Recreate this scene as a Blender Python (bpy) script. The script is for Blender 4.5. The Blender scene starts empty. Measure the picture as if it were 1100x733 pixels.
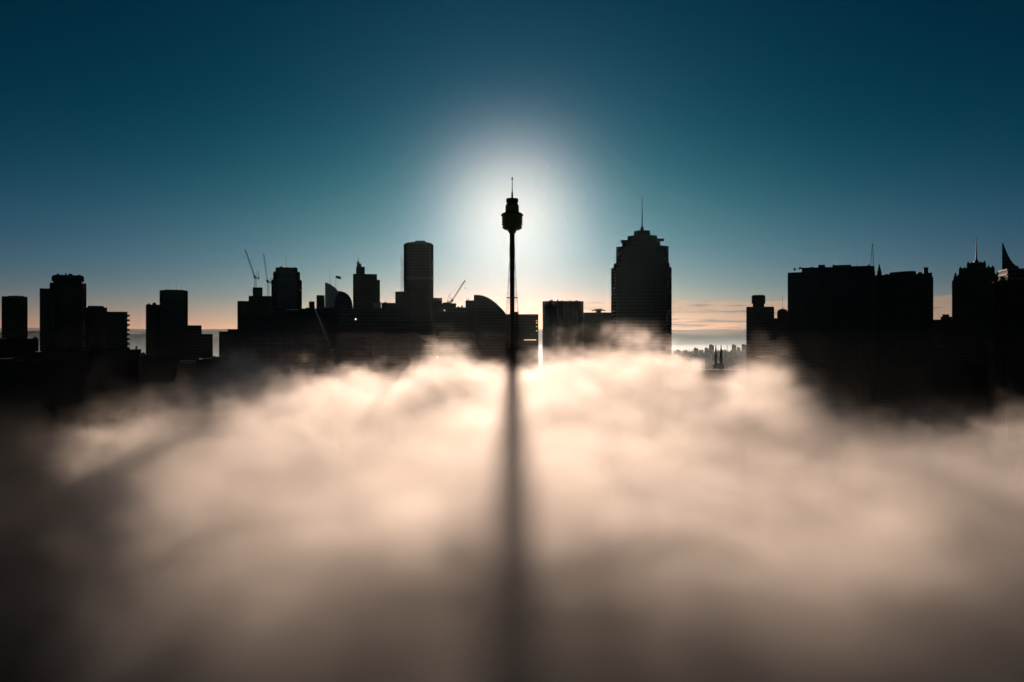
import bpy, bmesh, math, random
from math import radians, sin, cos, tan, atan, pi, sqrt
from mathutils import Vector, Matrix
random.seed(11)
sc = bpy.context.scene
COL = sc.collection

# ------------------------------------------------------------------ camera model (metres, camera looks along +Y)
F = 855.0            # focal length in photograph pixels (photo 1100 x 733)
CX, HY = 550.0, 356.0
CAMZ = 130.0
SUN_EL = 8.25
def wx(px, Y): return (px - CX) / F * Y
def wz(py, Y): return CAMZ + (HY - py) / F * Y

cam = bpy.data.cameras.new('camera'); co = bpy.data.objects.new('camera', cam); COL.objects.link(co)
co.location = (0, 0, CAMZ); co.rotation_euler = (radians(90), 0, 0)
cam.sensor_width = 36; cam.lens = F / 1100 * 36
cam.shift_y = -(366.5 - HY) / 1100
cam.clip_start = 0.5; cam.clip_end = 60000
sc.camera = co

# ------------------------------------------------------------------ tiny node language
class V:
    def __init__(s, t, sock): s.t, s.s = t, sock
    def _b(s, op, o, rev=False, clamp=False):
        n = s.t.nodes.new('ShaderNodeMath'); n.operation = op; n.use_clamp = clamp
        a, b = (o, s) if rev else (s, o)
        for i, q in enumerate((a, b)):
            if q is None: continue
            if isinstance(q, V): s.t.links.new(q.s, n.inputs[i])
            else: n.inputs[i].default_value = q
        return V(s.t, n.outputs[0])
    def __add__(s, o): return s._b('ADD', o)
    def __radd__(s, o): return s._b('ADD', o)
    def __sub__(s, o): return s._b('SUBTRACT', o)
    def __rsub__(s, o): return s._b('SUBTRACT', o, True)
    def __mul__(s, o): return s._b('MULTIPLY', o)
    def __rmul__(s, o): return s._b('MULTIPLY', o)
    def __truediv__(s, o): return s._b('DIVIDE', o)
    def __pow__(s, o): return s._b('POWER', o)
    def min(s, o): return s._b('MINIMUM', o)
    def max(s, o): return s._b('MAXIMUM', o)
    def lt(s, o): return s._b('LESS_THAN', o)
    def gt(s, o): return s._b('GREATER_THAN', o)
    def exp(s): return s._b('EXPONENT', None)
    def acos(s): return s._b('ARCCOSINE', None)
    def asin(s): return s._b('ARCSINE', None)
    def fract(s): return s._b('FRACT', None)
    def abs(s): return s._b('ABSOLUTE', None)
    def clamp(s): return s._b('ADD', 0.0, clamp=True)
    def smooth(s, a, b):
        x = ((s - a) / (b - a)).clamp()
        return x * x * (3.0 - 2.0 * x)
def noise(t, vec, scale, detail=4.0, rough=0.55, dist=0.0):
    n = t.nodes.new('ShaderNodeTexNoise')
    n.inputs['Scale'].default_value = scale; n.inputs['Detail'].default_value = detail
    n.inputs['Roughness'].default_value = rough; n.inputs['Distortion'].default_value = dist
    t.links.new(vec, n.inputs['Vector'])
    return V(t, n.outputs[0])
def vmul(t, vec, k):
    n = t.nodes.new('ShaderNodeVectorMath'); n.operation = 'MULTIPLY'
    t.links.new(vec, n.inputs[0]); n.inputs[1].default_value = k
    return n.outputs[0]
def sep(t, vec):
    n = t.nodes.new('ShaderNodeSeparateXYZ'); t.links.new(vec, n.inputs[0])
    return [V(t, n.outputs[i]) for i in range(3)]

# ------------------------------------------------------------------ materials
def mat(name, col, rough=0.7, metal=0.0, vary=0.0, vscale=0.05, spec=0.3, emit=None):
    m = bpy.data.materials.new(name); m.use_nodes = True
    t = m.node_tree; b = t.nodes['Principled BSDF']
    b.inputs['Base Color'].default_value = (*col, 1); b.inputs['Roughness'].default_value = rough
    b.inputs['Metallic'].default_value = metal; b.inputs['Specular IOR Level'].default_value = spec
    if emit:
        b.inputs['Emission Color'].default_value = (*emit[0], 1); b.inputs['Emission Strength'].default_value = emit[1]
    if vary:
        tc = t.nodes.new('ShaderNodeTexCoord')
        f = noise(t, tc.outputs['Object'], vscale, 5) 
        mx = t.nodes.new('ShaderNodeMix'); mx.data_type = 'RGBA'
        mx.inputs[6].default_value = (*[c * (1 - vary) for c in col], 1)
        mx.inputs[7].default_value = (*[min(1, c * (1 + vary)) for c in col], 1)
        t.links.new(f.s, mx.inputs[0]); t.links.new(mx.outputs[2], b.inputs['Base Color'])
    return m
def facade(name, wall, glass, floor=3.7, bay=3.2, sill=0.36, pier=0.22):
    """a wall with a regular grid of windows: panes darker and glossier than the piers and spandrels"""
    m = bpy.data.materials.new(name); m.use_nodes = True
    t = m.node_tree; b = t.nodes['Principled BSDF']
    tc = t.nodes.new('ShaderNodeTexCoord')
    x, y, z = sep(t, tc.outputs['Object'])
    fz = (z / floor).fract(); fx = ((x + y) / bay + 100.0).fract()
    pane = fz.gt(sill) * fx.gt(pier)
    dirt = noise(t, tc.outputs['Object'], 0.07, 5)
    mx = t.nodes.new('ShaderNodeMix'); mx.data_type = 'RGBA'
    mx.inputs[6].default_value = (*wall, 1); mx.inputs[7].default_value = (*glass, 1)
    t.links.new(pane.s, mx.inputs[0])
    hs = t.nodes.new('ShaderNodeHueSaturation'); t.links.new(mx.outputs[2], hs.inputs['Color'])
    t.links.new((dirt * 0.8 + 0.6).s, hs.inputs['Value'])
    t.links.new(hs.outputs[0], b.inputs['Base Color'])
    t.links.new((0.8 - pane * 0.62).s, b.inputs['Roughness'])
    b.inputs['Specular IOR Level'].default_value = 0.3
    return m
M = {
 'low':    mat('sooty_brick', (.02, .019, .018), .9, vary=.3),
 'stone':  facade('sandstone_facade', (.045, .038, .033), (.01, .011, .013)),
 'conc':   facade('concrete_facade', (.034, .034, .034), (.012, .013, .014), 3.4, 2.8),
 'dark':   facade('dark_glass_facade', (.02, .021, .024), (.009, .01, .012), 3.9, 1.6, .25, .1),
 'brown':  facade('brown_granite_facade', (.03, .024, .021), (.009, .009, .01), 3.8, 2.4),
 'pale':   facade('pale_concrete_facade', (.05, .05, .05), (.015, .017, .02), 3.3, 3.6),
 'trim':   mat('concrete_trim', (.032, .032, .033), .8, vary=.3),
 'palet':  mat('pale_concrete_trim', (.13, .14, .15), .8, vary=.25),
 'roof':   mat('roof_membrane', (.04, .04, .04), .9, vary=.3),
 'steel':  mat('painted_steel', (.035, .035, .036), .6, .2, vary=.2),
 'crane':  mat('weathered_crane_paint', (.32, .20, .10), .5, vary=.3, vscale=.4),
 'white':  mat('white_crane_paint', (.55, .52, .5), .5, vary=.2, vscale=.4),
 'gold':   mat('gold_anodised_cladding', (.30, .19, .06), .35, .9, vary=.2),
 'glass':  mat('green_glass', (.10, .16, .15), .08, 0, spec=.6),
 'sail':   mat('pale_metal_sail', (.35, .35, .36), .45, .3, vary=.2),
 'flag':   mat('flag_cloth', (.08, .08, .10), .9, vary=.2, vscale=1.0),
 'glow_warm':   mat('glowing_panel', (.6, .5, .35), .5, emit=((1, .62, .28), .7)),
 'glow_white':  mat('glowing_white', (.8, .8, .75), .5, emit=((1, .93, .8), 2.0)),
 'church': mat('dark_sandstone', (.06, .045, .035), .9, vary=.35),
 'fence':  mat('pale_lit_steel', (.6, .58, .52), .5, vary=.15),
}

# ------------------------------------------------------------------ object helpers
def tag(o, label, cat, group=None, kind=None):
    o['label'] = label; o['category'] = cat
    if group: o['group'] = group
    if kind: o['kind'] = kind
    return o
def link(name, bm, m, parent=None, smooth=False):
    me = bpy.data.meshes.new(name)
    bmesh.ops.recalc_face_normals(bm, faces=bm.faces[:])
    bm.to_mesh(me); bm.free()
    if smooth:
        for p in me.polygons: p.use_smooth = True
    if m: me.materials.append(m)
    o = bpy.data.objects.new(name, me); COL.objects.link(o)
    if parent: o.parent = parent
    return o
def prism(bm, poly, z0, z1, top=None):
    """vertical prism over a plan polygon; top: per-vertex heights"""
    n = len(poly)
    lo = [bm.verts.new((x, y, z0)) for x, y in poly]
    hi = [bm.verts.new((x, y, (top[i] if top else z1))) for i, (x, y) in enumerate(poly)]
    bm.faces.new(lo[::-1]); bm.faces.new(hi)
    for i in range(n):
        bm.faces.new((lo[i], lo[(i + 1) % n], hi[(i + 1) % n], hi[i]))
def box(bm, x0, x1, y0, y1, z0, z1): prism(bm, [(x0, y0), (x1, y0), (x1, y1), (x0, y1)], z0, z1)
def bar(bm, a, b, r=.15, n=4):
    a, b = Vector(a), Vector(b); d = (b - a)
    if d.length < 1e-5: return
    d.normalize()
    u = d.orthogonal().normalized(); v = d.cross(u)
    R = [[bm.verts.new(p + (u * cos(2 * pi * (k + .5) / n) + v * sin(2 * pi * (k + .5) / n)) * rr) for k in range(n)] for p, rr in ((a, r), (b, r))]
    for k in range(n):
        bm.faces.new((R[0][k], R[0][(k + 1) % n], R[1][(k + 1) % n], R[1][k]))
    bm.faces.new(R[0][::-1]); bm.faces.new(R[1])
def lathe(bm, prof, n=32, cx=0, cy=0):
    rings = []
    for r, z in prof:
        rings.append([bm.verts.new((cx + r * cos(2 * pi * k / n), cy + r * sin(2 * pi * k / n), z)) for k in range(n)])
    for a, b in zip(rings, rings[1:]):
        for k in range(n):
            bm.faces.new((a[k], a[(k + 1) % n], b[(k + 1) % n], b[k]))
    bm.faces.new(rings[0][::-1]); bm.faces.new(rings[-1])
def truss(bm, a, b, w0, w1=None, chord=.18, step=None, n=4):
    """lattice boom: n chords and zig-zag lacing"""
    w1 = w0 if w1 is None else w1
    a, b = Vector(a), Vector(b); L = (b - a).length; d = (b - a).normalized()
    u = d.orthogonal().normalized()
    if abs(d.z) < .99: u = d.cross(Vector((0, 0, 1))).normalized()
    else: u = Vector((1, 0, 0))
    v = d.cross(u)
    k = max(3, int(L / (step or w0 * 1.4)))
    def pt(i, j):
        f = i / k; w = (w0 + (w1 - w0) * f) * .7071; an = 2 * pi * (j + .5) / n
        return a + d * L * f + (u * cos(an) + v * sin(an)) * w
    for j in range(n):
        bar(bm, pt(0, j), pt(k, j), chord)
        for i in range(k):
            bar(bm, pt(i, j), pt(i + 1, (j + 1) % n) if i % 2 else pt(i + 1, (j + 1) % n), chord * .6, 3)
def rect(x0, x1, y0, y1): return [(x0, y0), (x1, y0), (x1, y1), (x0, y1)]
def cham(x0, x1, y0, y1, c):
    return [(x0 + c, y0), (x1 - c, y0), (x1, y0 + c), (x1, y1 - c), (x1 - c, y1), (x0 + c, y1), (x0, y1 - c), (x0, y0 + c)]
def oval(x0, x1, y0, y1, n=24):
    return [((x0 + x1) / 2 + (x1 - x0) / 2 * cos(2 * pi * k / n), (y0 + y1) / 2 + (y1 - y0) / 2 * sin(2 * pi * k / n)) for k in range(n)]
def grow(poly, o):
    cx = (min(p[0] for p in poly) + max(p[0] for p in poly)) / 2; cy = (min(p[1] for p in poly) + max(p[1] for p in poly)) / 2
    hw = max(p[0] for p in poly) - cx; hd = max(p[1] for p in poly) - cy
    return [(cx + (x - cx) * (hw + o) / hw, cy + (y - cy) * (hd + o) / hd) for x, y in poly]

class Bld:
    """a building: an Empty on the ground that faces the camera, parts measured in photograph pixels at distance Y"""
    def __init__(s, name, label, pxc, Y, cat='building', group=None, turn=0.0, z=0.0):
        s.pxc, s.Y = pxc, Y
        s.a = atan((pxc - CX) / F)
        e = bpy.data.objects.new(name, None); COL.objects.link(e)
        e.location = (wx(pxc, Y), Y, z); e.rotation_euler = (0, 0, -s.a + radians(turn)); e.empty_display_size = 10
        tag(e, label, cat, group); s.e = e; s.z0 = z
    def x(s, px): return (px - s.pxc) * s.Y * cos(s.a) / F
    def z(s, py): return wz(py, s.Y) - s.z0
    def part(s, name, bm, m, parent=None, smooth=False):
        return link(name, bm, M[m] if isinstance(m, str) else m, parent or s.e, smooth)
    def block(s, p0, p1, yt, yb=None, d=28, y0=0, m='dark', style='bands', plan='rect', c=4, name='wall', floor=3.8, bay=5.0, roof=True, trim='trim', parapet=True):
        x0, x1, z1 = s.x(p0), s.x(p1), s.z(yt)
        z0 = 0 if yb is None else s.z(yb)
        poly = rect(x0, x1, y0, y0 + d) if plan == 'rect' else cham(x0, x1, y0, y0 + d, c) if plan == 'cham' else oval(x0, x1, y0, y0 + d)
        bm = bmesh.new(); prism(bm, poly, z0, z1 - (.9 if parapet else 0))
        w = s.part(name, bm, m)
        if parapet:
            bm = bmesh.new(); prism(bm, grow(poly, .25), z1 - .898, z1); s.part('parapet', bm, trim, w)
        H = z1 - z0
        zlo = max(z0, 40)   # the street level is under the fog
        if style in ('bands', 'grid'):
            bm = bmesh.new(); k = zlo + floor
            while k < z1 - 2:
                prism(bm, grow(poly, .42), k, k + (.55 if style == 'grid' else .9)); k += floor
            s.part('floor_band', bm, trim, w)
        if style in ('fins', 'grid'):
            bm = bmesh.new(); n = len(poly)
            for i in range(n):
                a, b = Vector(poly[i]), Vector(poly[(i + 1) % n]); L = (b - a).length
                nb = max(1, round(L / bay)); dv = (b - a) / L; nv = Vector((dv.y, -dv.x))
                for j in range(nb if n > 8 else nb + 1):
                    p = a + dv * (L * j / nb); q = [p - dv * .22 - nv * .2, p + dv * .22 - nv * .2, p + dv * .22 + nv * .6, p - dv * .22 + nv * .6]
                    prism(bm, [tuple(t) for t in q], zlo, z1 - 1.0)
            s.part('facade_rib', bm, trim, w)
        return w
    def mast(s, px, yt, yb, y=6, r=.35, name='antenna', m='steel', r1=None):
        bm = bmesh.new(); a = s.x(px); zb, zt = s.z(yb), s.z(yt); r1 = r1 or r * .5
        lathe(bm, [(r * 1.8, zb), (r * 1.8, zb + 1.0), (r, zb + 1.2), ((r + r1) / 2, (zb + zt) / 2), (r1, zt)], 8, a, y)
        return s.part(name, bm, m, smooth=True)
    def plant(s, p0, p1, yt, yb, y0=4, d=12, name='roof_plant', m='roof'):
        """louvred plant room"""
        x0, x1, z0, z1 = s.x(p0), s.x(p1), s.z(yb), s.z(yt)
        bm = bmesh.new(); box(bm, x0, x1, y0, y0 + d, z0, z1)
        k = z0 + .6
        while k < z1 - .5:
            prism(bm, grow(rect(x0, x1, y0, y0 + d), .18), k, k + .25); k += .7
        return s.part(name, bm, m)

def glow_dot(b, px, py, y=0):  # small white emissive dot on a facade
    bm = bmesh.new(); x, z = b.x(px), b.z(py)
    lathe(bm, [(.25, z - .7), (.62, z - .4), (.62, z + .4), (.25, z + .7)], 10, x, y - .5)
    return b.part('glowing_dot', bm, 'glow_white')

def vents(b, p0, p1, py, n, y0=3, y1=16, hmax=2.6, seed=1):
    """small rooftop units, each its own part"""
    r = random.Random(seed)
    for i in range(n):
        x = b.x(p0 + (p1 - p0) * (i + r.uniform(.15, .85)) / n); y = r.uniform(y0, y1); w = r.uniform(.7, 2.2); h = r.uniform(.8, hmax); z = b.z(py)
        bm = bmesh.new(); box(bm, x - w, x + w, y, y + 2.4, z - .05, z + h); box(bm, x - w * .4, x + w * .4, y + .5, y + 1.6, z + h, z + h + .5)
        b.part('roof_unit', bm, 'roof')

# ------------------------------------------------------------------ setting
def grid_mesh(name, fn, nx, ny, m, label, cat, kind='structure'):
    bm = bmesh.new()
    vs = [[bm.verts.new(fn(i / nx, j / ny)) for i in range(nx + 1)] for j in range(ny + 1)]
    for j in range(ny):
        for i in range(nx): bm.faces.new((vs[j][i], vs[j][i + 1], vs[j + 1][i + 1], vs[j + 1][i]))
    o = link(name, bm, m, smooth=True)
    return tag(o, label, cat, kind=kind)
gm = mat('city_ground', (.05, .05, .048), .95, vary=.4, vscale=.01)
grid_mesh('ground', lambda u, v: ((u - .5) * 26000, -900 + v * 13400, 0), 8, 8, gm, 'dark city ground under the fog reaching to the horizon', 'ground')
hm = mat('wooded_hillside', (.05, .06, .045), .95, vary=.4, vscale=.01)
from mathutils import noise as mn
def ridge(Y0, Y1, zc, amp, seed, cutoff=1600.0, px0=-250, px1=1350):
    def f(u, v):
        px = px0 + (px1 - px0) * u; Y = Y0 + (Y1 - Y0) * v; x = wx(px, Y)
        prof = sin(pi * v) ** .8
        n = mn.fractal(Vector((x / cutoff, Y / cutoff, seed)), .9, 2.0, 7)
        n2 = mn.fractal(Vector((x / 90, Y / 90, seed + 5)), .8, 2.0, 3)
        return (x, Y, max(-5, prof * (zc + amp * n) + (3.5 * n2 if prof > .2 else 0)))
    return f
grid_mesh('hills', ridge(7600, 10400, 156, 30, 3.1), 300, 14, hm, 'long low hills on the horizon beyond the misty valley', 'hills')
grid_mesh('wooded_rise', ridge(2900, 3500, 126, 26, 8.4, 500, -80, 300), 120, 10, hm, 'dark wooded rise behind the left towers with mist below', 'hill')
grid_mesh('suburb_rise', ridge(2300, 2900, 62, 16, 1.7, 400, 640, 900), 90, 10, hm, 'grey wooded rise behind the twin church spires', 'hill')

# ------------------------------------------------------------------ the observation tower
TY = 1100.0
T = Bld('observation_tower', 'slender observation tower with gold turret and spire hiding the sun', 550.2, TY, 'tower')
def tp(w, y): return (w / 2 * TY / F, wz(y, TY))
def lat(name, prof, m, n=36, parent=None, smooth=False):
    bm = bmesh.new(); lathe(bm, [tp(w, y) for w, y in prof], n); return T.part(name, bm, m, parent, smooth)
bm = bmesh.new(); lathe(bm, [(5.2 / 2 * TY / F, 0), tp(5.2, 400), tp(5.0, 330), tp(5.4, 252), tp(5.4, 249)], 24); T.part('shaft', bm, 'dark', None, True)
tur = lat('turret', [(5.4, 251.5), (7.6, 250.2), (9.4, 247.9), (16.5, 247), (19.4, 246), (20.5, 244.6), (20.7, 242.4), (21.5, 241.6), (21.5, 233.4), (22.6, 232.8), (23.4, 232), (23.4, 230.8), (22.4, 229.9), (19.5, 229.1), (15.4, 228.3), (14.4, 227), (14.3, 221.5), (12.8, 219.4)], 'gold')
for y, w in ((244.8, 21.5), (241.4, 22.6), (238.2, 22.8), (235.0, 22.8), (231.6, 24.2)):
    lat('gallery_ring', [(w - 1.4, y + .45), (w, y + .4), (w, y - .4), (w - 1.4, y - .45)], 'gold', 36, tur)
for y in (226, 223.5):
    lat('gallery_ring', [(14, y + .4), (15, y + .3), (15, y - .3), (14, y - .4)], 'gold', 36, tur)
lat('crown_drum', [(11.2, 219.4), (11, 218.6), (12.6, 217.9), (13.0, 216.8), (13.0, 214.6), (12.4, 213.6), (6, 213.3), (3, 212.8)], 'steel')
lat('spire', [(2.2, 212.8), (2.0, 209), (1.5, 206.4), (1.0, 205.6), (.8, 198), (.7, 193.2), (1.9, 192.9), (1.9, 191.8), (.7, 191.4), (.35, 189.4)], 'steel', 10)
# stay cables: two crossing families of a hyperboloid, with a collar ring
NC = 20
ztop, zbot = wz(262, TY), wz(337, TY) - 26
for k in range(NC):
    for sgn in (1, -1):
        bm = bmesh.new(); a0 = 2 * pi * k / NC
        pts = []
        for i in range(9):
            f = i / 8; z = ztop + (zbot - ztop) * f
            r = (2.75 + 6.2 * f ** 1.5) * TY / F
            an = a0 + sgn * f * .9
            pts.append((r * cos(an), r * sin(an), z))
        for p, q in zip(pts, pts[1:]): bar(bm, p, q, .085, 3)
        T.part('stay_cable', bm, 'steel')
rr = 6.1 * TY / F; zc = wz(320, TY)
bm = bmesh.new()
lathe(bm, [(rr - .5, zc - .5), (rr, zc - .5), (rr, zc + .5), (rr - .5, zc + .5)], 24)
for k in range(8): bar(bm, (2.4 * TY / F * cos(k * pi / 4), 2.4 * TY / F * sin(k * pi / 4), zc), (rr * cos(k * pi / 4), rr * sin(k * pi / 4), zc), .4)
T.part('collar_ring', bm, 'steel')

# ------------------------------------------------------------------ left towers
G = 'towers of the left skyline'
b = Bld('office_tower', 'plain dark slab tower with thin flat cap at the left edge', 15.8, 1000, group=G)
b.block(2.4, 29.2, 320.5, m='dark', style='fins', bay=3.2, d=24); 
bm = bmesh.new(); prism(bm, rect(b.x(1.9), b.x(29.6), -.6, 24.6), b.z(320.4), b.z(318.6)); b.part('roof_cap', bm, 'trim')
b.plant(9, 22, 317.8, 318.6)
vents(b, 5, 27, 318.5, 3, seed=2)
b = Bld('office_tower', 'tall dark tower crowned by a wide overhanging flat cap', 72, 960, group=G)
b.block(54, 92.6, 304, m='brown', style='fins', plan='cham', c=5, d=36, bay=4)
b.block(43, 55, 310.2, m='conc', style='bands', d=26, y0=6, name='wing')
b.block(57.5, 88, 301.6, 304, m='dark', style='plain', y0=3, d=28, name='cap_neck', parapet=False)
bm = bmesh.new(); prism(bm, cham(b.x(55.4), b.x(90.6), 0, 36, 5), b.z(301.6), b.z(297)); prism(bm, cham(b.x(57), b.x(89.6), 1.5, 34, 5), b.z(296.96), b.z(295.5)); b.part('roof_cap', bm, 'trim')
b.mast(66, 293.6, 295.5, 12, .2); 
vents(b, 60, 87, 295.5, 4, seed=3)
b = Bld('apartment_tower', 'stepped block right of the capped tower, plain roof box on top', 104, 930, group=G)
b.block(92, 115, 330.4, m='conc', style='bands', d=24)
b.plant(94.5, 111.5, 328.6, 330.4)
b = Bld('apartment_tower', 'apartment block with rounded balconies bulging down its right edge', 126, 900, group=G)
w = b.block(113.5, 136.8, 335, m='pale', style='bands', d=24, floor=3.5)
for k, y in enumerate([339 + 5.1 * i for i in range(8)]):
    bm = bmesh.new(); z = b.z(y); 
    lathe(bm, [(2.2, z - 1.2), (2.5, z - 1.1), (2.5, z + 1.0), (2.2, z + 1.0)], 16, b.x(136.9), 3.4); b.part('balcony', bm, 'palet')
b = Bld('office_tower', 'twin-slab tower with three thin antennas, lower slab to its left', 184, 960, group=G)
b.block(172, 201.5, 312, m='dark', style='fins', plan='cham', c=2, d=26, bay=3)
b.block(157, 172.6, 327.5, m='conc', style='bands', d=22, y0=3, name='wing')
for px, y in ((180.3, 304.5), (189.6, 304.3), (195, 307)): b.mast(px, y, 312, 8, .18)
b.plant(176, 198, 311.2, 312)
vents(b, 158, 171, 327.5, 2, seed=4)

L = 'low blocks at the foot of the left towers'
def low(label, p0, p1, yt, Y, m='conc', style='bands', d=30, plant=None, name='low_block', group=L, fl=3.6):
    b = Bld(name, label, (p0 + p1) / 2, Y, group=group)
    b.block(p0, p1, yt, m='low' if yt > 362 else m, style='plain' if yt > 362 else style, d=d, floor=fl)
    if plant: b.plant(plant[0], plant[1], plant[2], yt)
    if p1 - p0 > 30: vents(b, p0 + 2, p1 - 2, yt, 5, seed=int(p0) + 40, hmax=4.5)
    return b
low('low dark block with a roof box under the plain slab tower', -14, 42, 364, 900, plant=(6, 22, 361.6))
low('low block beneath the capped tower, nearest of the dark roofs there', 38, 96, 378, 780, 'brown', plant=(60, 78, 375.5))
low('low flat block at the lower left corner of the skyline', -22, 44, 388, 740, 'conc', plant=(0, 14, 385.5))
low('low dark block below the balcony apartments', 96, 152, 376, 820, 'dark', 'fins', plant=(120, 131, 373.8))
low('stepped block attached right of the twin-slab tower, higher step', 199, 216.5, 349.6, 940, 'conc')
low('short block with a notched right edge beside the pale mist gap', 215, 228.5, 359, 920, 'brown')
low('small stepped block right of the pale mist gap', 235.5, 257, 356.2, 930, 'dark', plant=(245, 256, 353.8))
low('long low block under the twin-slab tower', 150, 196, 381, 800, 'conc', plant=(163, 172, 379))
b = low('low block with a lit roof pergola of pale posts', 193, 214, 391, 780, 'dark', 'plain')
pg = bmesh.new()
for k in range(9): bar(pg, (b.x(194.5 + k * 1.9), -1, b.z(390.8)), (b.x(194.5 + k * 1.9), -1, b.z(387.6)), .16)
bar(pg, (b.x(194), -1, b.z(387.5)), (b.x(211), -1, b.z(387.5)), .25)
b.part('pergola', pg, 'fence')
low('low dark block left of the wide gridded block', 214, 262, 386, 790, 'dark', 'bands', plant=(226, 240, 383.6))

# ------------------------------------------------------------------ centre left
G2 = 'towers behind the wide gridded blocks'
b = Bld('stepped_tower', 'stepped dark tower rising beneath the two left cranes', 272, 1040, group=G2)
b.block(255.2, 268.5, 323.6, m='brown', style='bands', d=26)
b.block(267.6, 293, 317.8, m='dark', style='fins', d=24, y0=3, name='upper_wall')
b.block(271.6, 282, 308.6, 318, m='conc', style='bands', d=14, y0=5, name='lift_core')
b = Bld('office_tower', 'rounded dark tower with stepped crown and one thin antenna, right of cranes', 308, 1000, group=G2)
b.block(292, 324, 300.4, m='dark', style='fins', plan='cham', c=6, d=36, bay=3)
b.block(293.8, 322, 291.6, 300.4, m='dark', style='fins', plan='cham', c=5, d=32, y0=2, name='upper_wall', bay=3)
b.block(296, 319.8, 287.2, 291.6, m='conc', style='bands', plan='cham', c=5, d=28, y0=4, name='crown')
b.mast(307.7, 273.4, 287.2, 16, .28)
vents(b, 298, 318, 287.2, 3, seed=5, hmax=1.6)
b = Bld('domed_building', 'dark domed building with a pale curved sail fin and rooftop flag', 364, 1050, group=G2)
b.block(340.2, 348.6, 317.4, m='conc', style='bands', d=20, name='side_wing')
b.block(349, 379, 331, m='dark', style='fins', d=34, bay=3)
def outline(bld, pts, y0, y1, name, m):
    bm = bmesh.new(); pl = [(bld.x(p), bld.z(q)) for p, q in pts]
    A = [bm.verts.new((x, y0, z)) for x, z in pl]; B = [bm.verts.new((x, y1, z)) for x, z in pl]
    bm.faces.new(A); bm.faces.new(B[::-1])
    for i in range(len(pl)):
        j = (i + 1) % len(pl); bm.faces.new((A[i], B[i], B[j], A[j]))
    return bld.part(name, bm, m)
dome = [(349.2, 331.2)] + [(349.2 + 29.6 * (1 - cos(t)) / 2, 331.2 - 18.5 * sin(t) ** .75) for t in [pi * (i + .5) / 20 for i in range(20)]] + [(378.9, 331.2)]
outline(b, dome, 3, 30, 'dome', 'dark')
sail = [(349.2, 331), (349.2, 303.8), (352, 304.4), (355, 305.8), (358, 307.6), (361, 310), (363.4, 313), (361.5, 318), (359.6, 324), (358.8, 331)]
outline(b, sail, 1.2, 2.4, 'sail_fin', 'sail')
b.mast(354.6, 288.6, 305.5, 6, .2)
fp = b.mast(360.6, 295.6, 309.5, 6, .2, name='flagpole')
bm = bmesh.new(); n = 10
for j in range(n + 1):
    x = b.x(360.8 + 5.4 * j / n); yy = 6 + .5 * sin(j * .9); dz = -1.3 * j / n
    for z in (b.z(295.9), b.z(298.9)): bm.verts.new((x, yy, z + dz))
bm.verts.ensure_lookup_table()
for j in range(n): bm.faces.new((bm.verts[2 * j], bm.verts[2 * j + 2], bm.verts[2 * j + 3], bm.verts[2 * j + 1]))
fl = b.part('flag', bm, 'flag', fp); md = fl.modifiers.new('thick', 'SOLIDIFY'); md.thickness = .04
b = Bld('office_tower', 'dark tower with pointed rooftop pinnacle, between dome and latticed mast', 394, 1050, group=G2)
b.block(379.7, 404.6, 294.4, m='brown', style='fins', d=34, bay=3)
b.block(404, 408.2, 300.4, m='conc', style='bands', d=24, y0=4, name='side_wing')
b.block(382.6, 391.8, 286.4, 294.4, m='brown', style='bands', d=16, y0=5, name='upper_wall')
b.block(383.4, 388.2, 283, 286.4, m='stone', style='plain', d=9, y0=8, name='pinnacle_base')
bm = bmesh.new(); lathe(bm, [(2.6, b.z(283)), (.5, b.z(280))], 8, b.x(384.7), 12); b.part('pinnacle', bm, 'roof')
b.mast(384.6, 274.2, 280.4, 12, .3)
b = Bld('glass_penthouse_block', 'block topped by a pale green glass penthouse beside the pinnacle tower', 412, 980, group=G2)
b.block(399, 426, 331, m='conc', style='bands', d=22)
bm = bmesh.new(); box(bm, b.x(400.6), b.x(409.2), -1, 12, b.z(331), b.z(325.6)); pz = b.part('penthouse', bm, 'glass')
bm = bmesh.new(); 
for k in range(5): xx = b.x(400.6 + k * 2.15); box(bm, xx - .2, xx + .2, -1.3, -1.02, b.z(331), b.z(325.6))
box(bm, b.x(400.2), b.x(409.6), -1.4, 12.4, b.z(325.58), b.z(324.9)); b.part('window_frame', bm, 'trim', pz)
b.block(409.8, 425.5, 325.4, 331, m='dark', style='plain', d=16, y0=3, name='upper_wall')
b.plant(412, 416, 324.6, 325.4, 5, 6)
# tall rectangular tower
b = Bld('office_tower', 'tall rectangular dark tower with low curved top and dark mid band', 449.6, 1060, group=G2)
b.block(434, 465.3, 262.2, m='dark', style='fins', plan='cham', c=4, d=38, bay=2.4)
bm = bmesh.new()
pts = [(434.6, 262.1)] + [(434.6 + 30.2 * i / 12, 262.1 - 2.2 * sin(pi * i / 12) ** .35) for i in range(1, 12)] + [(464.8, 262.1)]
outline(b, pts, 2, 34, 'curved_roof', 'roof'); bm.free()
b.plant(446, 457, 257.9, 259.2, 8, 10)
vents(b, 439, 461, 259.9, 3, seed=6, hmax=1.6); b.mast(455, 256.4, 259.6, 12, .15)
bm = bmesh.new(); prism(bm, grow(cham(b.x(434), b.x(465.3), 0, 38, 4), .7), b.z(300.6), b.z(298)); b.part('louvre_band', bm, 'roof')
b.block(425, 444, 313.8, m='conc', style='bands', d=26, y0=-8, name='podium')
b.block(463, 474.8, 320.2, m='conc', style='bands', d=26, y0=-6, name='podium')
b = Bld('lattice_mast', 'thin lattice radio mast standing against the tall rectangular tower', 431.6, 1045, 'mast')
bm = bmesh.new(); truss(bm, (0, 2, b.z(314)), (0, 2, b.z(279)), 2.4, 1.8, .14, 3.0); b.part('lattice_shaft', bm, 'steel')
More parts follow.
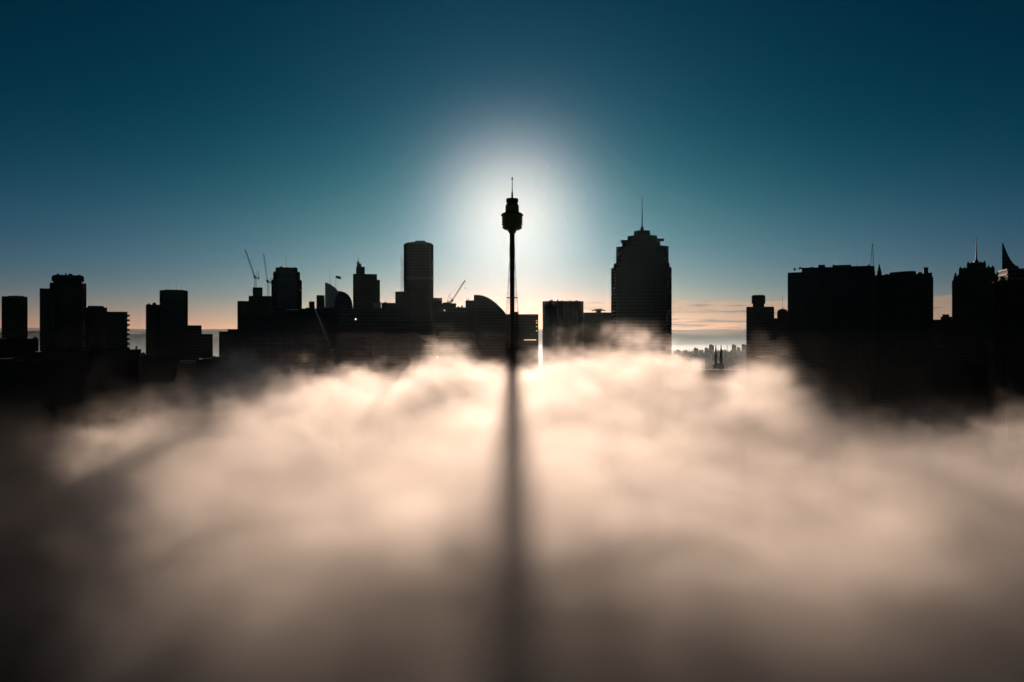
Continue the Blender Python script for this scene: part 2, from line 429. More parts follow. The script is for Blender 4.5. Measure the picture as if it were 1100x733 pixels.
b.mast(430.8, 271.5, 279, 2, .25, name='antenna')
bm = bmesh.new()
for y in (285, 292, 300, 307): bar(bm, (0, 2, b.z(y)), (b.x(434.2), 2.5, b.z(y)), .14)
b.part('stay', bm, 'steel')
bm = bmesh.new(); box(bm, -2.2, 2.2, 0, 4.4, 0, b.z(313.9)); b.part('base_column', bm, 'conc')

b = Bld('apartment_block', 'long dark block along the skyline behind the gridded blocks', 372, 900, group=G2)
b.block(322, 430, 331.8, m='dark', style='bands', d=30, floor=3.4)
b.block(332.2, 338, 324.2, 331.8, m='conc', style='plain', d=10, y0=2, name='lift_core')
b.plant(346, 372, 330.4, 331.8); b.plant(380, 397, 330.6, 331.8)
vents(b, 326, 428, 331.8, 9, seed=7); b.mast(335, 321.2, 324.2, 4, .14); b.mast(339.6, 326.6, 331.8, 4, .14)
b = Bld('apartment_block', 'dark block in front of the rounded tower with a flat bright-edged roof', 300, 905, group=G2)
b.block(283, 323, 334, m='dark', style='bands', d=30, floor=3.4)
bm = bmesh.new(); box(bm, b.x(308), b.x(321), 2, 7, b.z(332.8), b.z(332.2))
for px in (308.6, 314.5, 320.4): box(bm, b.x(px) - .2, b.x(px) + .2, 3, 6, b.z(334), b.z(332.8))
b.part('lit_roof_edge', bm, 'fence')  # pale strip on posts: a sunlit roof edge put into its colour
b = Bld('terraced_block', 'banded dark block right of the tall rectangular tower under a crane', 481, 960, group=G2)
b.block(466, 490, 326, m='conc', style='bands', d=26)
b.block(489, 502, 330.2, m='conc', style='bands', d=26, y0=2, name='wing')
vents(b, 490, 501, 330.2, 2, seed=12)
b.plant(476, 484, 324.9, 326)
glow_dot(b, 477.5, 333.6, -.9); glow_dot(b, 470, 383.4, -.9)

# wide gridded blocks in front
def gridded(label, p0, p1, yt, Y, pc0, pc1, ystart, rows, pitch, left_from):
    b = Bld('gridded_block', label, (p0 + p1) / 2, Y, group='wide blocks with gridded facades')
    w = b.block(p0, p1, yt, m='dark', style='plain', d=34)
    bm = bmesh.new()
    for r in range(rows):
        z = b.z(ystart + r * pitch); box(bm, b.x(left_from), b.x(p1) - .2, -1.3, -.02, z - .55, z + .55)
    b.part('floor_slab', bm, 'palet')
    px = pc0
    while px <= pc1 + .1:
        bm = bmesh.new(); box(bm, b.x(px) - .55, b.x(px) + .55, -1.7, -.03, 30, b.z(ystart) - .6); b.part('facade_column', bm, 'palet'); px += 13
    return b
b = gridded('wide gridded block left of the leaning crane, blank top storey', 262, 352, 341, 800, 288, 340, 363, 12, 5.7, 270)
b.plant(270, 292, 338, 341, 6, 14); b.plant(300, 318, 339.4, 341, 8, 10)
b = gridded('wide gridded block under the tall rectangular tower, blank upper wall', 366, 466, 344, 780, 401, 454, 366, 12, 5.6, 369)
b.plant(372, 386, 342.6, 344, 6, 12)
glow_dot(b, 382.3, 343.2)
b = low('recessed dark link block between the two gridded blocks', 350, 368, 349, 800, 'dark', 'bands', group=None)
# arch building
b = Bld('arched_building', 'building with a quarter-arch glazed roof sweeping down to the right', 521, 1000, group=G2)
b.block(500.6, 512, 322.8, m='dark', style='fins', d=30, bay=3)
arch = [(509, 466), (509, 320)] + [(509 + (543 - 509) * i / 16, 317.6 + 19.5 * (max(0, (i / 16 - .12)) / .88) ** 1.9) for i in range(17)] + [(543, 466)]
outline(b, arch, 1, 34, 'arched_wall', 'dark')
bm = bmesh.new()
rim = arch[2:-1]
for (p, q), (p2, q2) in zip(rim, rim[1:]):
    vs = [(b.x(p), b.z(q) + .05), (b.x(p2), b.z(q2) + .05), (b.x(p2), b.z(q2) + .9), (b.x(p), b.z(q) + .9)]
    A = [bm.verts.new((x, .2, z)) for x, z in vs]; B = [bm.verts.new((x, 34.8, z)) for x, z in vs]
    bm.faces.new(A); bm.faces.new(B[::-1])
    for i in range(4): bm.faces.new((A[i], B[i], B[(i + 1) % 4], A[(i + 1) % 4]))
b.part('arched_roof', bm, 'glass')
b.mast(501.6, 319, 322.8, 4, .3); b.mast(503.4, 319.6, 322.8, 4, .3)
# centre behind the tower
b = Bld('office_block', 'flat-roofed block directly behind the observation tower base', 560, 1150, group=G2)
b.block(542, 578, 337.6, m='dark', style='fins', d=30, bay=3)
b.block(512, 578, 372, m='conc', style='bands', d=26, y0=-30, name='podium')
b.block(549, 556.6, 335, 337.6, m='conc', style='plain', d=8, y0=2, name='lift_core')
for y in (344.2, 346.6, 350.6, 355.2): 
    bm = bmesh.new(); box(bm, b.x(575.8), b.x(577.2), -.9, -.62, b.z(y + .8), b.z(y)); b.part('glowing_panel', bm, 'glow_warm')  # small warm emissive panels near the right edge of the wall
bm = bmesh.new(); box(bm, b.x(562.8), b.x(576), -1.2, -.62, b.z(365.8), b.z(364.8)); b.part('glowing_panel', bm, 'glow_warm')  # thin warm emissive strip lower on the wall
b = Bld('drum_tower', 'broad dark tower with curved front right of the observation tower', 604.6, 1020, group=G2)
b.block(582.2, 627.3, 323.4, m='low', style='plain', d=40, bay=2.6, plan='oval')
b.plant(590, 594, 321.8, 323.4, 18, 5); b.mast(592, 320.6, 323.4, 20, .3)
vents(b, 596, 622, 323.4, 4, seed=9, y0=14, y1=24)
b = Bld('pavilion_roofed_block', 'block with small disc-roofed pavilion between drum and stepped tower', 641, 1060, group=G2)
b.block(625, 657, 335.8, m='low', style='plain', d=30)
bm = bmesh.new(); X = b.x(643); R = 7.5 * 1060 / F
lathe(bm, [(R * .4, b.z(335.8)), (R * .4, b.z(333.9)), (R, b.z(333.8)), (R, b.z(333.0)), (R * .55, b.z(332.6)), (R * .55, b.z(331.9)), (R * .3, b.z(331.6))], 24, X, 12); b.part('pavilion', bm, 'trim')

# ------------------------------------------------------------------ great stepped tower
b = Bld('stepped_crown_tower', 'largest tower with stepped crown, side wings and needle spire', 688.8, 900, 'building')
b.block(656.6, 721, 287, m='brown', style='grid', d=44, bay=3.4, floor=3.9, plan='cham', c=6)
b.block(659.2, 718.8, 282.2, 287, m='brown', style='fins', d=40, y0=2, plan='cham', c=6, name='upper_wall', bay=3.4)
b.block(662, 717.8, 264, 282.2, m='brown', style='fins', d=36, y0=4, plan='cham', c=6, name='upper_wall', bay=3.4)
b.block(668, 709.4, 258.8, 264, m='dark', style='bands', d=30, y0=7, plan='cham', c=5, name='crown_step')
b.block(674, 706, 252, 258.8, m='dark', style='bands', d=24, y0=10, plan='cham', c=4, name='crown_step')
b.block(681.4, 698, 246, 252, m='dark', style='fins', d=16, y0=14, plan='cham', c=3, name='crown_step', bay=2.5)
for p0, p1, y in ((666.6, 675, 257.2), (704, 713.6, 256.2)):
    bm = bmesh.new(); prism(bm, rect(b.x(p0), b.x(p1), 9, 30), b.z(y + .6), b.z(y - .5)); b.part('crown_wing', bm, 'trim')
bm = bmesh.new(); zz = b.z
lathe(bm, [(2.0, zz(246)), (1.9, zz(242)), (.75, zz(241.4)), (.6, zz(228)), (.45, zz(220)), (.25, zz(208.6))], 10, b.x(689.8), 22); b.part('spire', bm, 'steel', None, True)
low('low sloping dark block at the right foot of the stepped tower', 716, 730, 384, 860, 'stone', 'plain', group=None)

# ------------------------------------------------------------------ churches in the gap
b = Bld('church_tower', 'square church tower with four corner pinnacles in the misty gap', 738, 1500, 'church')
w = b.block(733.4, 742.8, 385.4, m='church', style='plain', d=16)
for px in (734, 742.2):
    for y in (.8, 15.2):
        bm = bmesh.new(); lathe(bm, [(1.1, b.z(385.6)), (1.1, b.z(384)), (.1, b.z(381.4))], 8, b.x(px), y); b.part('pinnacle', bm, 'church')
for px in (736.6, 739.4):
    bm = bmesh.new(); lathe(bm, [(.5, b.z(385.4)), (.5, b.z(384.6)), (.05, b.z(383))], 6, b.x(px), .6); b.part('finial', bm, 'church')
b = Bld('cathedral', 'dark cathedral with twin pointed spires in the misty gap', 771, 1450, 'church')
outline(b, [(765.6, 398), (765.6, 392), (768, 390.2), (776, 390.2), (778, 392), (778, 398)], 10, 60, 'nave', 'church')
for px in (769.0, 774.6):
    bm = bmesh.new(); x = b.x(px)
    prism(bm, cham(x - 2.7, x + 2.7, 0, 5.4, 1.0), 0, b.z(384.5)); w = b.part('bell_tower', bm, 'church')
    bm = bmesh.new(); lathe(bm, [(2.9, b.z(384.5)), (1.75, b.z(378)), (.35, b.z(370.2))], 8, x, 2.7); b.part('spire', bm, 'church', w)
    bm = bmesh.new()
    for dx in (-2.4, 2.4):
        for dy in (.3, 5.1): lathe(bm, [(.5, b.z(384.5)), (.05, b.z(381.4))], 6, x + dx, dy)
    b.part('pinnacle', bm, 'church', w)
b = Bld('flagpole', 'thin bare pole standing right of the twin spires', 781.2, 1450, 'pole')
bm = bmesh.new(); lathe(bm, [(.9, 0), (.6, 30), (.45, b.z(371))], 8, 0, 0); b.part('pole', bm, 'steel', None, True)
low('long dark roof line in front of the church spires', 724, 800, 397.5, 1250, 'stone', 'plain', group=None)
D = 'distant apartment blocks in the misty gap'
for i, (p0, p1, y, lab) in enumerate([(726, 731, 376.5, 'small distant block at the left end of the misty gap'), (745, 750, 374.5, 'distant block midway between church tower and twin spires'),
        (761.5, 767, 371, 'distant slab block just left of the twin spires'), (757, 761, 374, 'lowest distant block beside the slab left of the spires'),
        (786, 791, 371, 'distant block with stepped roof right of the twin spires'), (791.5, 795.5, 373.5, 'distant lower block right of the stepped-roof one'),
        (796.5, 802, 370.6, 'distant block touching the round-capped tower edge')]):
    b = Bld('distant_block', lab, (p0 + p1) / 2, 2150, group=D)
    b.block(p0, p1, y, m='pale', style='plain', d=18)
    b.plant(p0 + 1, p1 - 2, y - .9, y, 4, 8)

# trees along the gap: one far-off wood that reads as one mass
bm = bmesh.new()
for i in range(420):
    px = random.uniform(724, 803); Y = random.uniform(2000, 2120); h = random.uniform(12, 24)
    zt = wz(375.2 + 17 * random.random() ** 1.5, Y); x = wx(px, Y)
    for k in range(22):
        p = Vector((random.gauss(0, 1), random.gauss(0, 1), random.gauss(0, 1))).normalized() * random.uniform(.4, 1)
        c = Vector((x, Y, zt - h * .5)) + Vector((p.x * h * .45, p.y * h * .45, p.z * h * .5)); s = random.uniform(.9, 2.2)
        u = Vector((random.gauss(0, 1), random.gauss(0, 1), random.gauss(0, 1))).normalized(); v = u.orthogonal().normalized()
        bm.faces.new([bm.verts.new(c + u * s), bm.verts.new(c + v * s), bm.verts.new(c - u * s), bm.verts.new(c - v * s)])
    bar(bm, (x, Y, 0), (x, Y, zt - h * .75), .4, 4)
tag(link('distant_trees', bm, mat('distant_foliage', (.06, .075, .045), .9, vary=.4, vscale=.2)), 'grey far-off belt of trees behind the church spires', 'trees', kind='stuff')

# ------------------------------------------------------------------ right cluster
G3 = 'towers of the right skyline'
b = Bld('round_capped_tower', 'narrow tower with boxy water-tank cap at the gap right side', 817, 900, group=G3)
b.block(802.2, 831, 329.6, m='brown', style='fins', d=30, bay=3)
b.block(808.6, 821, 326, 329.6, m='dark', style='plain', d=11, y0=6, name='cap_neck', parapet=False)
bm = bmesh.new(); prism(bm, cham(b.x(807.4), b.x(822.2), 4, 20, 2), b.z(326), b.z(317.6)); prism(bm, cham(b.x(808.4), b.x(821.2), 5, 19, 2), b.z(317.58), b.z(316.8)); b.part('tank_cap', bm, 'trim')
b.block(829, 848, 342, m='conc', style='bands', d=26, y0=3, name='wing')
b = Bld('domed_block', 'small block with low dome and thin antenna beside broad ribbed tower', 841, 860, group=G3)
b.block(835, 848, 337, m='conc', style='bands', d=20)
bm = bmesh.new(); R = 5.4 * 860 / F
lathe(bm, [(R, b.z(337)), (R, b.z(335))] + [(R * cos(t), b.z(335) + 3.4 * sin(t)) for t in (.3, .6, .9, 1.2, 1.45)], 20, b.x(840.6), 7); b.part('dome', bm, 'roof', None, True)
b.mast(840.6, 315.8, 332, 7, .22)
b = Bld('ribbed_tower', 'very broad dark tower with vertical ribs and uneven flat roof', 892, 760, group=G3)
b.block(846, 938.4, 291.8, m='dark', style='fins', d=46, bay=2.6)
b.block(861.8, 937.8, 287.2, m='dark', style='fins', d=42, y0=-2, name='upper_wall', bay=2.6)
b.block(894.6, 914, 285, 287.3, m='brown', style='plain', d=20, y0=2, name='roof_block')
b.block(914, 933, 286.4, 287.3, m='dark', style='plain', d=20, y0=4, name='roof_block')
b.plant(879, 886, 284, 287.2, 4, 6); b.mast(858, 282.4, 291.6, 6, .16)
vents(b, 849, 935, 287.2, 10, seed=8, y0=4, y1=30); b.mast(873, 283.4, 287.2, 8, .12); b.mast(921, 282.8, 286.4, 8, .12)
for p in (868, 884, 900, 916, 930):
    bm = bmesh.new(); box(bm, b.x(p) - 1.1, b.x(p) + 1.1, -4, -2.03, 0, b.z(291)); b.part('buttress', bm, 'dark')
b = Bld('lattice_mast', 'pointed lattice mast between the two broad right towers', 937.4, 800, 'mast')
bm = bmesh.new(); truss(bm, (0, 3, b.z(297)), (0, 3, b.z(262)), 4.0, .5, .16, 3.2, 3); b.part('lattice_shaft', bm, 'steel')
b.mast(937.4, 259.8, 263, 3, .15)
bm = bmesh.new(); box(bm, -3, 3, 0, 6, 0, b.z(296.9)); b.part('base_column', bm, 'dark')
b = Bld('curved_roof_tower', 'broad dark tower with shallow curved roof, cupola and corner chimney', 970, 780, group=G3)
b.block(939, 1001.4, 298, m='brown', style='fins', d=44, bay=3)
b.block(940, 994, 294.6, 298, m='brown', style='plain', d=36, y0=3, name='upper_wall')
outline(b, [(955, 294.6), (955.6, 292.4), (962, 291.8), (972, 291.3), (982, 291.2), (984, 292), (984, 294.6)], 4, 34, 'curved_roof', 'roof')
b.block(992, 996.8, 288, 298, m='stone', style='plain', d=6, y0=1, name='chimney')
b.block(996.6, 1001, 293.6, 298, m='stone', style='plain', d=8, y0=4, name='roof_block')
vents(b, 946, 990, 294.6, 4, seed=10, y0=4, y1=20, hmax=1.8)
bm = bmesh.new(); x = b.x(944)
lathe(bm, [(2.2, b.z(294.6)), (2.2, b.z(290.4)), (1.7, b.z(289.8)), (1.2, b.z(286.5)), (.9, b.z(285.8)), (.15, b.z(281.8))], 12, x, 8); b.part('cupola', bm, 'roof')
b = low('dark block with stepped roof filling the gap between right towers', 1000, 1024, 343.4, 840, 'dark', 'bands', group=None)
b.block(1010.5, 1022.5, 340.4, 343.4, m='conc', style='plain', d=14, y0=4, name='upper_wall'); b.plant(1012.4, 1019.5, 337.8, 340.4, 6, 8)
b = Bld('crenellated_tower', 'dark tower with stepped crenellated crown and tall needle spire', 1048.8, 820, group=G3)
b.block(1023, 1074, 300.4, m='stone', style='fins', d=40, bay=3)
b.block(1024.6, 1072.4, 296, 300.4, m='stone', style='fins', d=36, y0=2, name='upper_wall', bay=3)
b.block(1030.4, 1067.8, 287.4, 296, m='stone', style='fins', d=30, y0=5, name='upper_wall', bay=3)
b.block(1039, 1058.6, 281.6, 287.4, m='stone', style='fins', d=20, y0=9, name='crown_step', bay=3)
for px, y, yb in ((1026, 292, 296), (1071.4, 292.4, 296), (1031.6, 285.4, 287.4), (1036, 285.8, 287.4), (1062, 285, 287.4), (1066.4, 285.4, 287.4), (1040, 279.8, 281.6), (1044, 280.4, 281.6), (1053.6, 280.2, 281.6), (1057.6, 279.6, 281.6), (1029, 293.8, 296), (1068.6, 293.6, 296)):
    bm = bmesh.new(); x = b.x(px); yy = 2.6 if yb > 290 else 5.6 if yb > 285 else 9.6
    box(bm, x - .9, x + .9, yy, yy + 1.8, b.z(yb), b.z(y + 1)); lathe(bm, [(.8, b.z(y + 1)), (.1, b.z(y))], 6, x, yy + .9); b.part('finial', bm, 'stone')
bm = bmesh.new(); lathe(bm, [(2.6, b.z(281.6)), (2.2, b.z(279)), (.9, b.z(277.6)), (.55, b.z(266)), (.2, b.z(252.6))], 10, b.x(1048.8), 18); b.part('spire', bm, 'steel', None, True)
b = Bld('sail_topped_tower', 'tower topped by a curved sail-shaped blade at the right edge', 1085, 900, group=G3)
b.block(1076, 1096, 303, m='dark', style='fins', d=26, bay=3)
s_ = [(1076.4, 303), (1076.4, 262), (1077.2, 259.4)] + [(1077.2 + 17.2 * f, 259.4 + 27 * (1 - (1 - f) ** 1.9)) for f in (.08, .16, .26, .38, .5, .64, .8, 1)] + [(1094.4, 303)]
outline(b, s_, 4, 9, 'sail_fin', 'dark')
b = Bld('balcony_apartments', 'apartment tower with banded balconies glowing at its top right', 1095, 640, group=G3, turn=16)
b.block(1082, 1116, 289, m='low', style='plain', d=24)
b.block(1068, 1084, 302, m='low', style='plain', d=18, y0=4, name='wing')
for y in [290 + 5.0 * i for i in range(18)]:
    bm = bmesh.new(); z = b.z(y)
    prism(bm, cham(b.x(1080.8), b.x(1117), -1.8, 25, 1.5), z - .2, z + 1.0)
    if y > 303: prism(bm, rect(b.x(1066.6), b.x(1080.7), 2.6, 23), z - .2, z + 1.0)
    b.part('balcony', bm, 'palet' if y < 305 else 'trim')
R_ = 'low blocks at the foot of the right towers'
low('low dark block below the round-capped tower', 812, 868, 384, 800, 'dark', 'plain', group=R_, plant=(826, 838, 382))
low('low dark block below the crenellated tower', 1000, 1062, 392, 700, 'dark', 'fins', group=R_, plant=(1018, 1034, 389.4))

# ------------------------------------------------------------------ cranes
def crane(label, px, Y, ymast_top, ybase, tip, tail, m='crane', depth=6, mw=2.0, zb=None):
    b = Bld('tower_crane', label, px, Y, 'crane', group='construction cranes over the rooftops')
    zt = b.z(ymast_top); z0 = b.z(ybase)
    bm = bmesh.new(); truss(bm, (0, depth, z0), (0, depth, zt), mw, mw, .2, 2.4); b.part('mast', bm, m)
    bm = bmesh.new(); lathe(bm, [(1.7, zt), (1.9, zt + .5), (1.9, zt + 1.1), (1.4, zt + 1.4)], 12, 0, depth); b.part('slewing_ring', bm, m)
    d = 1 if tip[0] > px else -1
    bm = bmesh.new(); prism(bm, cham(d * .4 if d > 0 else -2.6, 2.6 if d > 0 else -.4, depth - 2.6, depth - .9, .3), zt + 1.2, zt + 3.6); b.part('cab', bm, 'steel')
    J0 = (d * .8, depth, zt + 1.8); J1 = (b.x(tip[0]), depth, b.z(tip[1]))
    bm = bmesh.new(); truss(bm, J0, J1, 1.7, .8, .17, 2.2, 3); b.part('jib', bm, m)
    K = (b.x(tail[0]), depth, b.z(tail[1]))
    base = (-d * 4.8, depth, zt + 1.6)
    bm = bmesh.new(); truss(bm, (0, depth, zt + 1.2), base, 1.5, 1.5, .18, 1.6); b.part('counter_jib', bm, m)
    bm = bmesh.new(); box(bm, min(base[0], base[0] + d * 2), max(base[0], base[0] + d * 2), depth - 1.3, depth + 1.3, base[2] - 2.6, base[2] - .7); b.part('counterweight', bm, 'steel')
    bm = bmesh.new(); bar(bm, (d * .5, depth, zt + 1.4), K, .22); bar(bm, base, K, .22); b.part('a_frame', bm, m)
    bm = bmesh.new(); bar(bm, K, (J0[0] + (J1[0] - J0[0]) * .93, depth, J0[2] + (J1[2] - J0[2]) * .93 + .7), .07, 3); b.part('pendant_line', bm, 'steel')
    bm = bmesh.new(); hz = J1[2] - 9; bar(bm, J1, (J1[0], depth, hz), .06, 3); box(bm, J1[0] - .35, J1[0] + .35, depth - .3, depth + .3, hz - 1.4, hz); b.part('hook_block', bm, 'steel')
    return b
crane('dark luffing crane leftmost over the stepped tower, jib leaning left', 274.4, 1040, 299, 308.6, (263.4, 268.2), (277.2, 291), 'steel')
crane('dark luffing crane close to the rounded tower, jib almost upright', 288.2, 1040, 303.6, 317.8, (283.3, 272.4), (291, 298), 'steel')
crane('reddish luffing crane on the banded block, jib leaning right', 484.6, 960, 324.6, 326, (500, 300.6), (482.6, 316.4), 'crane', 10)
crane('pale crane with long jib leaning left in front of gridded blocks', 357, 730, 377, 392, (338.4, 332), (361.6, 371), 'white', 0)

# ------------------------------------------------------------------ air: haze, valley mist and the fog bank
def volume_mat(name, col, density, g):
    m = bpy.data.materials.new(name); m.use_nodes = True; t = m.node_tree; t.nodes.clear()
    o = t.nodes.new('ShaderNodeOutputMaterial'); p = t.nodes.new('ShaderNodeVolumePrincipled')
    p.inputs['Color'].default_value = (*col, 1); p.inputs['Density'].default_value = density
    p.inputs['Anisotropy'].default_value = g
    t.links.new(p.outputs[0], o.inputs['Volume'])
    return m, t, p
hzm, _, _ = volume_mat('haze_air', (.6, .85, 1.0), 2e-6, .85)
bm = bmesh.new(); box(bm, -14000, 14000, -1200, 13000, -6.5, 352); tag(link('haze', bm, hzm), 'thin morning air over the whole city', 'haze', kind='stuff')
vm, vt, vp = volume_mat('valley_mist_air', (.68, .88, 1.0), 2.2e-4, .55)
vz = sep(vt, vt.nodes.new('ShaderNodeTexCoord').outputs['Object'])[2]
fall = (1.0 - vz / 190.0).clamp()
vt.links.new((fall * fall * fall * 5.5e-4).s, vp.inputs['Density']); vm.cycles.volume_step_rate = .3
bm = bmesh.new(); box(bm, -4000, 4000, 1560, 4200, .5, 190); tag(link('valley_mist', bm, vm), 'pale mist filling the valley beyond the towers', 'mist', kind='stuff')

KF = 1.3            # size of the fog's billows: field units per metre
FX, FY0, FY1, FZ = 820.0, -60.0, 1340.0, 152.0
VOX = 3.2 / KF
fm, ft, fp_ = volume_mat('fog_air', (.975, .965, .955), 0.026, .44)
fp_.inputs['Density Attribute'].default_value = 'density'
me = bpy.data.meshes.new('fog'); fo = bpy.data.objects.new('fog', me); COL.objects.link(fo)
me.materials.append(fm)
tag(fo, 'thick bank of sunlit fog rolling in front of the city', 'fog', kind='stuff')
g = bpy.data.node_groups.new('fog_field', 'GeometryNodeTree')
g.interface.new_socket('Geometry', in_out='INPUT', socket_type='NodeSocketGeometry')
g.interface.new_socket('Geometry', in_out='OUTPUT', socket_type='NodeSocketGeometry')
go = g.nodes.new('NodeGroupOutput'); vc = g.nodes.new('GeometryNodeVolumeCube'); sm = g.nodes.new('GeometryNodeSetMaterial')
sm.inputs['Material'].default_value = fm
vc.inputs['Min'].default_value = (-FX / KF, FY0 / KF, 20); vc.inputs['Max'].default_value = (FX / KF, FY1 / KF, CAMZ + (FZ - CAMZ) / KF)
vc.inputs['Resolution X'].default_value = int(2 * FX / KF / VOX); vc.inputs['Resolution Y'].default_value = int((FY1 - FY0) / KF / VOX); vc.inputs['Resolution Z'].default_value = int(125 / 2.2)
pos = g.nodes.new('GeometryNodeInputPosition').outputs[0]
off = g.nodes.new('ShaderNodeVectorMath'); off.operation = 'ADD'; off.inputs[1].default_value = (0, 0, CAMZ / KF - CAMZ)
g.links.new(pos, off.inputs[0]); pos = vmul(g, off.outputs[0], (KF, KF, KF))
x, y, z = sep(g, pos)
flat = vmul(g, pos, (1, 1, 0))
# the fog's upper level: deepest on the near side, sinking where it meets the buildings
h = 112.0 + (noise(g, flat, 1 / 150.0, 3) - .5) * 16.0 - y.max(0.0).min(950.0) * .04 - (1.0 - y.smooth(90, 160)) * 24.0 + y.smooth(250, 420) * 10.0 - y.smooth(560, 800) * 6.0
def plume(px, py, Y, rx, ry, extra):
    global h
    X = wx(px, Y)
    dx = (x - X) / rx; dy = (y - Y) / ry
    h = h + ((dx * dx + dy * dy) * -1.0).exp() * extra
for a in [(766, 398, 560, 40, 60, -2), (484, 376, 600, 15, 30, 24), (458, 386, 580, 16, 30, 12), (645, 386, 590, 80, 70, 15), (640, 368, 620, 36, 50, 14), (692, 372, 630, 30, 50, 22), (600, 386, 640, 60, 60, 12), (380, 398, 560, 75, 90, 8), (818, 386, 430, 20, 50, 26), (800, 400, 600, 40, 60, 14), (258, 396, 480, 36, 60, 20), (130, 428, 380, 40, 60, 8), (480, 380, 700, 40, 50, 16), (925, 430, 460, 70, 130, -14), (160, 430, 460, 80, 130, -10)]:
    plume(*a)
n1 = noise(g, vmul(g, pos, (1, 1, 1.6)), 1 / 85.0, 6, .58, .6)
h = h - ((x - 2.0).abs() + (n1 - .5) * 70.0).smooth(182, 226) * (y + (n1 - .5) * 260.0).smooth(390, 570) * 55.0
n2 = noise(g, vmul(g, pos, (1, 1, 1.4)), 1 / 24.0, 4, .6, .4)
rough_ = y.smooth(300, 620) * .6 + .7
u = (h - z) / (26.0 - y.smooth(300, 520) * 7.0) + ((n1 - .5) * 2.1 + (n2 - .5) * (y.smooth(250, 560) * 1.7 + 1.2)) * rough_
edge = (x.abs() * -1.0 + FX).smooth(0, 60) * y.smooth(FY0, FY0 + 40) * (1.0 - y.smooth(FY1 - 120, FY1 - 10)) * (1.0 - z.smooth(FZ - 25, FZ - 6))
side = (x + y * .555 + (n1 - .5) * 190.0).smooth(-15.0, 85.0) * (y * .58 - x + (n1 - .5) * 150.0 + 50.0).smooth(-40.0, 150.0)
n4 = noise(g, vmul(g, pos, (1, 1, 1.2)), 1 / 12.0, 3, .6, .6)
u = u + (n4 - .5) * (y.smooth(280, 500) * 1.8 + .5)
n3 = noise(g, vmul(g, pos, (1, .7, 1.8)), 1 / 46.0, 5, .6, .8)
patch = n3.smooth(.3, .72) * 1.5 + .25
body = u.clamp()
dens = (1.0 - (x + 15.0).abs().smooth(90, 300)) * (1.0 - z.smooth(85, 150)) * 0.0011 * edge + body * body * edge * (side * .985 + .015) * patch * ((y + (n3 - .5) * 80.0).smooth(130.0, 218.0) * .89 + y.smooth(10.0, 60.0) * .11)
g.links.new(dens.s, vc.inputs['Density'])
g.links.new(vc.outputs[0], sm.inputs['Geometry']); g.links.new(sm.outputs[0], go.inputs[0])
fmod = fo.modifiers.new('fog_field', 'NODES'); fmod.node_group = g

# ------------------------------------------------------------------ light and sky
sun = bpy.data.lights.new('sun', 'SUN'); so = bpy.data.objects.new('sun', sun); COL.objects.link(so)
sun.energy = 5.0; sun.angle = radians(.53); sun.color = (1.0, .705, .525)
so.rotation_euler = (radians(90 - SUN_EL), 0, radians(180))   # shines from +Y, low, towards the camera
w = bpy.data.worlds.new('World'); sc.world = w; w.use_nodes = True
t = w.node_tree; bg = t.nodes['Background']
sky = t.nodes.new('ShaderNodeTexSky'); sky.sky_type = 'NISHITA'; sky.sun_disc = False
sky.sun_elevation = radians(SUN_EL); sky.sun_rotation = 0.0
sky.altitude = 100; sky.air_density = 1.0; sky.dust_density = 0.3; sky.ozone_density = 6.0
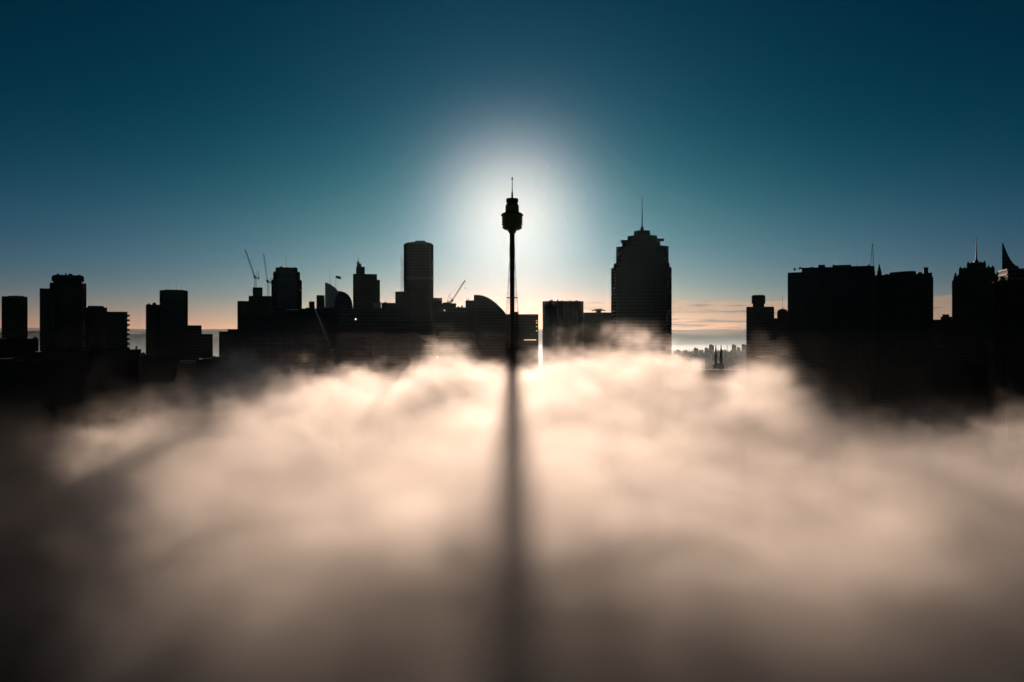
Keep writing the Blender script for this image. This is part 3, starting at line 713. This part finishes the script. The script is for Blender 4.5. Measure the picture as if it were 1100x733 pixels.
# deep teal grade of the clear sky, the bright aureole of thin high haze round the sun, and a low bank of streaky cloud
sr = t.nodes.new('ShaderNodeSeparateColor'); t.links.new(sky.outputs[0], sr.inputs[0])
R, Gc, B = [V(t, sr.outputs[i]) * .1 for i in range(3)]
tc = t.nodes.new('ShaderNodeTexCoord'); dx, dy, dz = sep(t, tc.outputs['Generated'])
th = ((dy * cos(radians(SUN_EL)) + dz * sin(radians(SUN_EL))).min(1.0)).acos() * (180 / pi)
el = dz.min(1.0).asin() * (180 / pi); elp = el.max(0.0)
def grade(c, k, p, a1, s1, a2, s2, l, ls, w, ws, wt):
    aur = ((th / s1) ** 2.0 * -1.0).exp() * a1 + (th * (-1 / s2)).exp() * a2
    low_ = ((elp / ls) ** 1.4 * -1.0).exp() * (th * (-1 / 40.0)).exp() * l
    wide = ((elp / ws) ** 2.0 * -1.0).exp() * (th * (-1 / wt)).exp() * w
    return (c ** p) * k + aur + low_ + wide
R = grade(R, .40, 2.4, .62, 4.45, .20, 3.2, .74, 1.7, .38, 6.6, 18.0)
Gc = grade(Gc, .272, 1.5, .56, 4.45, .067, 10.0, .25, 2.2, .33, 9.0, 18.2)
B = grade(B, .23, 1.86, .467, 4.7, .093, 10.0, .02, 3.0, .31, 7.6, 36.0)
az = dx / dy.max(.05)
cmb = t.nodes.new('ShaderNodeCombineXYZ'); t.links.new((az * 11.0).s, cmb.inputs[0]); t.links.new((el * 3.4).s, cmb.inputs[1])
cn = noise(t, cmb.outputs[0], 1.0, 6, .6, .5)
cm2 = t.nodes.new('ShaderNodeCombineXYZ'); t.links.new((az * 16.0).s, cm2.inputs[0]); t.links.new((az * 3.0).s, cm2.inputs[1])
topn = noise(t, cm2.outputs[0], 1.0, 5)
band = (2.15 + (topn - .5) * 1.7 - el).smooth(0.0, .22) * (az - .01).smooth(0.0, .12)
mask = band * (cn.smooth(.36, .58) * .7 + .3)
lit = (th * (-1 / 30.0)).exp() * 1.2
shade = cn.smooth(.5, .66)
def over(c, k, kd): return c * (1.0 - mask) + mask * lit * (shade * (kd - k) + k)
R, Gc, B = over(R, .86, .42), over(Gc, .57, .33), over(B, .38, .32)
cc = t.nodes.new('ShaderNodeCombineColor')
for i, c in enumerate((R, Gc, B)): t.links.new((c * 7.45).s, cc.inputs[i])
t.links.new(cc.outputs[0], bg.inputs[0]); bg.inputs[1].default_value = .1

sc.view_settings.view_transform = 'Standard'; sc.view_settings.look = 'None'
sc.view_settings.exposure = 0.42; sc.view_settings.gamma = 1.0
sc.render.engine = 'CYCLES'
cy = sc.cycles
cy.volume_bounces = 2; cy.max_bounces = 7; cy.diffuse_bounces = 2; cy.glossy_bounces = 2; cy.transmission_bounces = 2
cy.volume_step_rate = 2.0; cy.volume_max_steps = 512
cy.use_adaptive_sampling = True; cy.adaptive_threshold = .02
cy.use_denoising = True
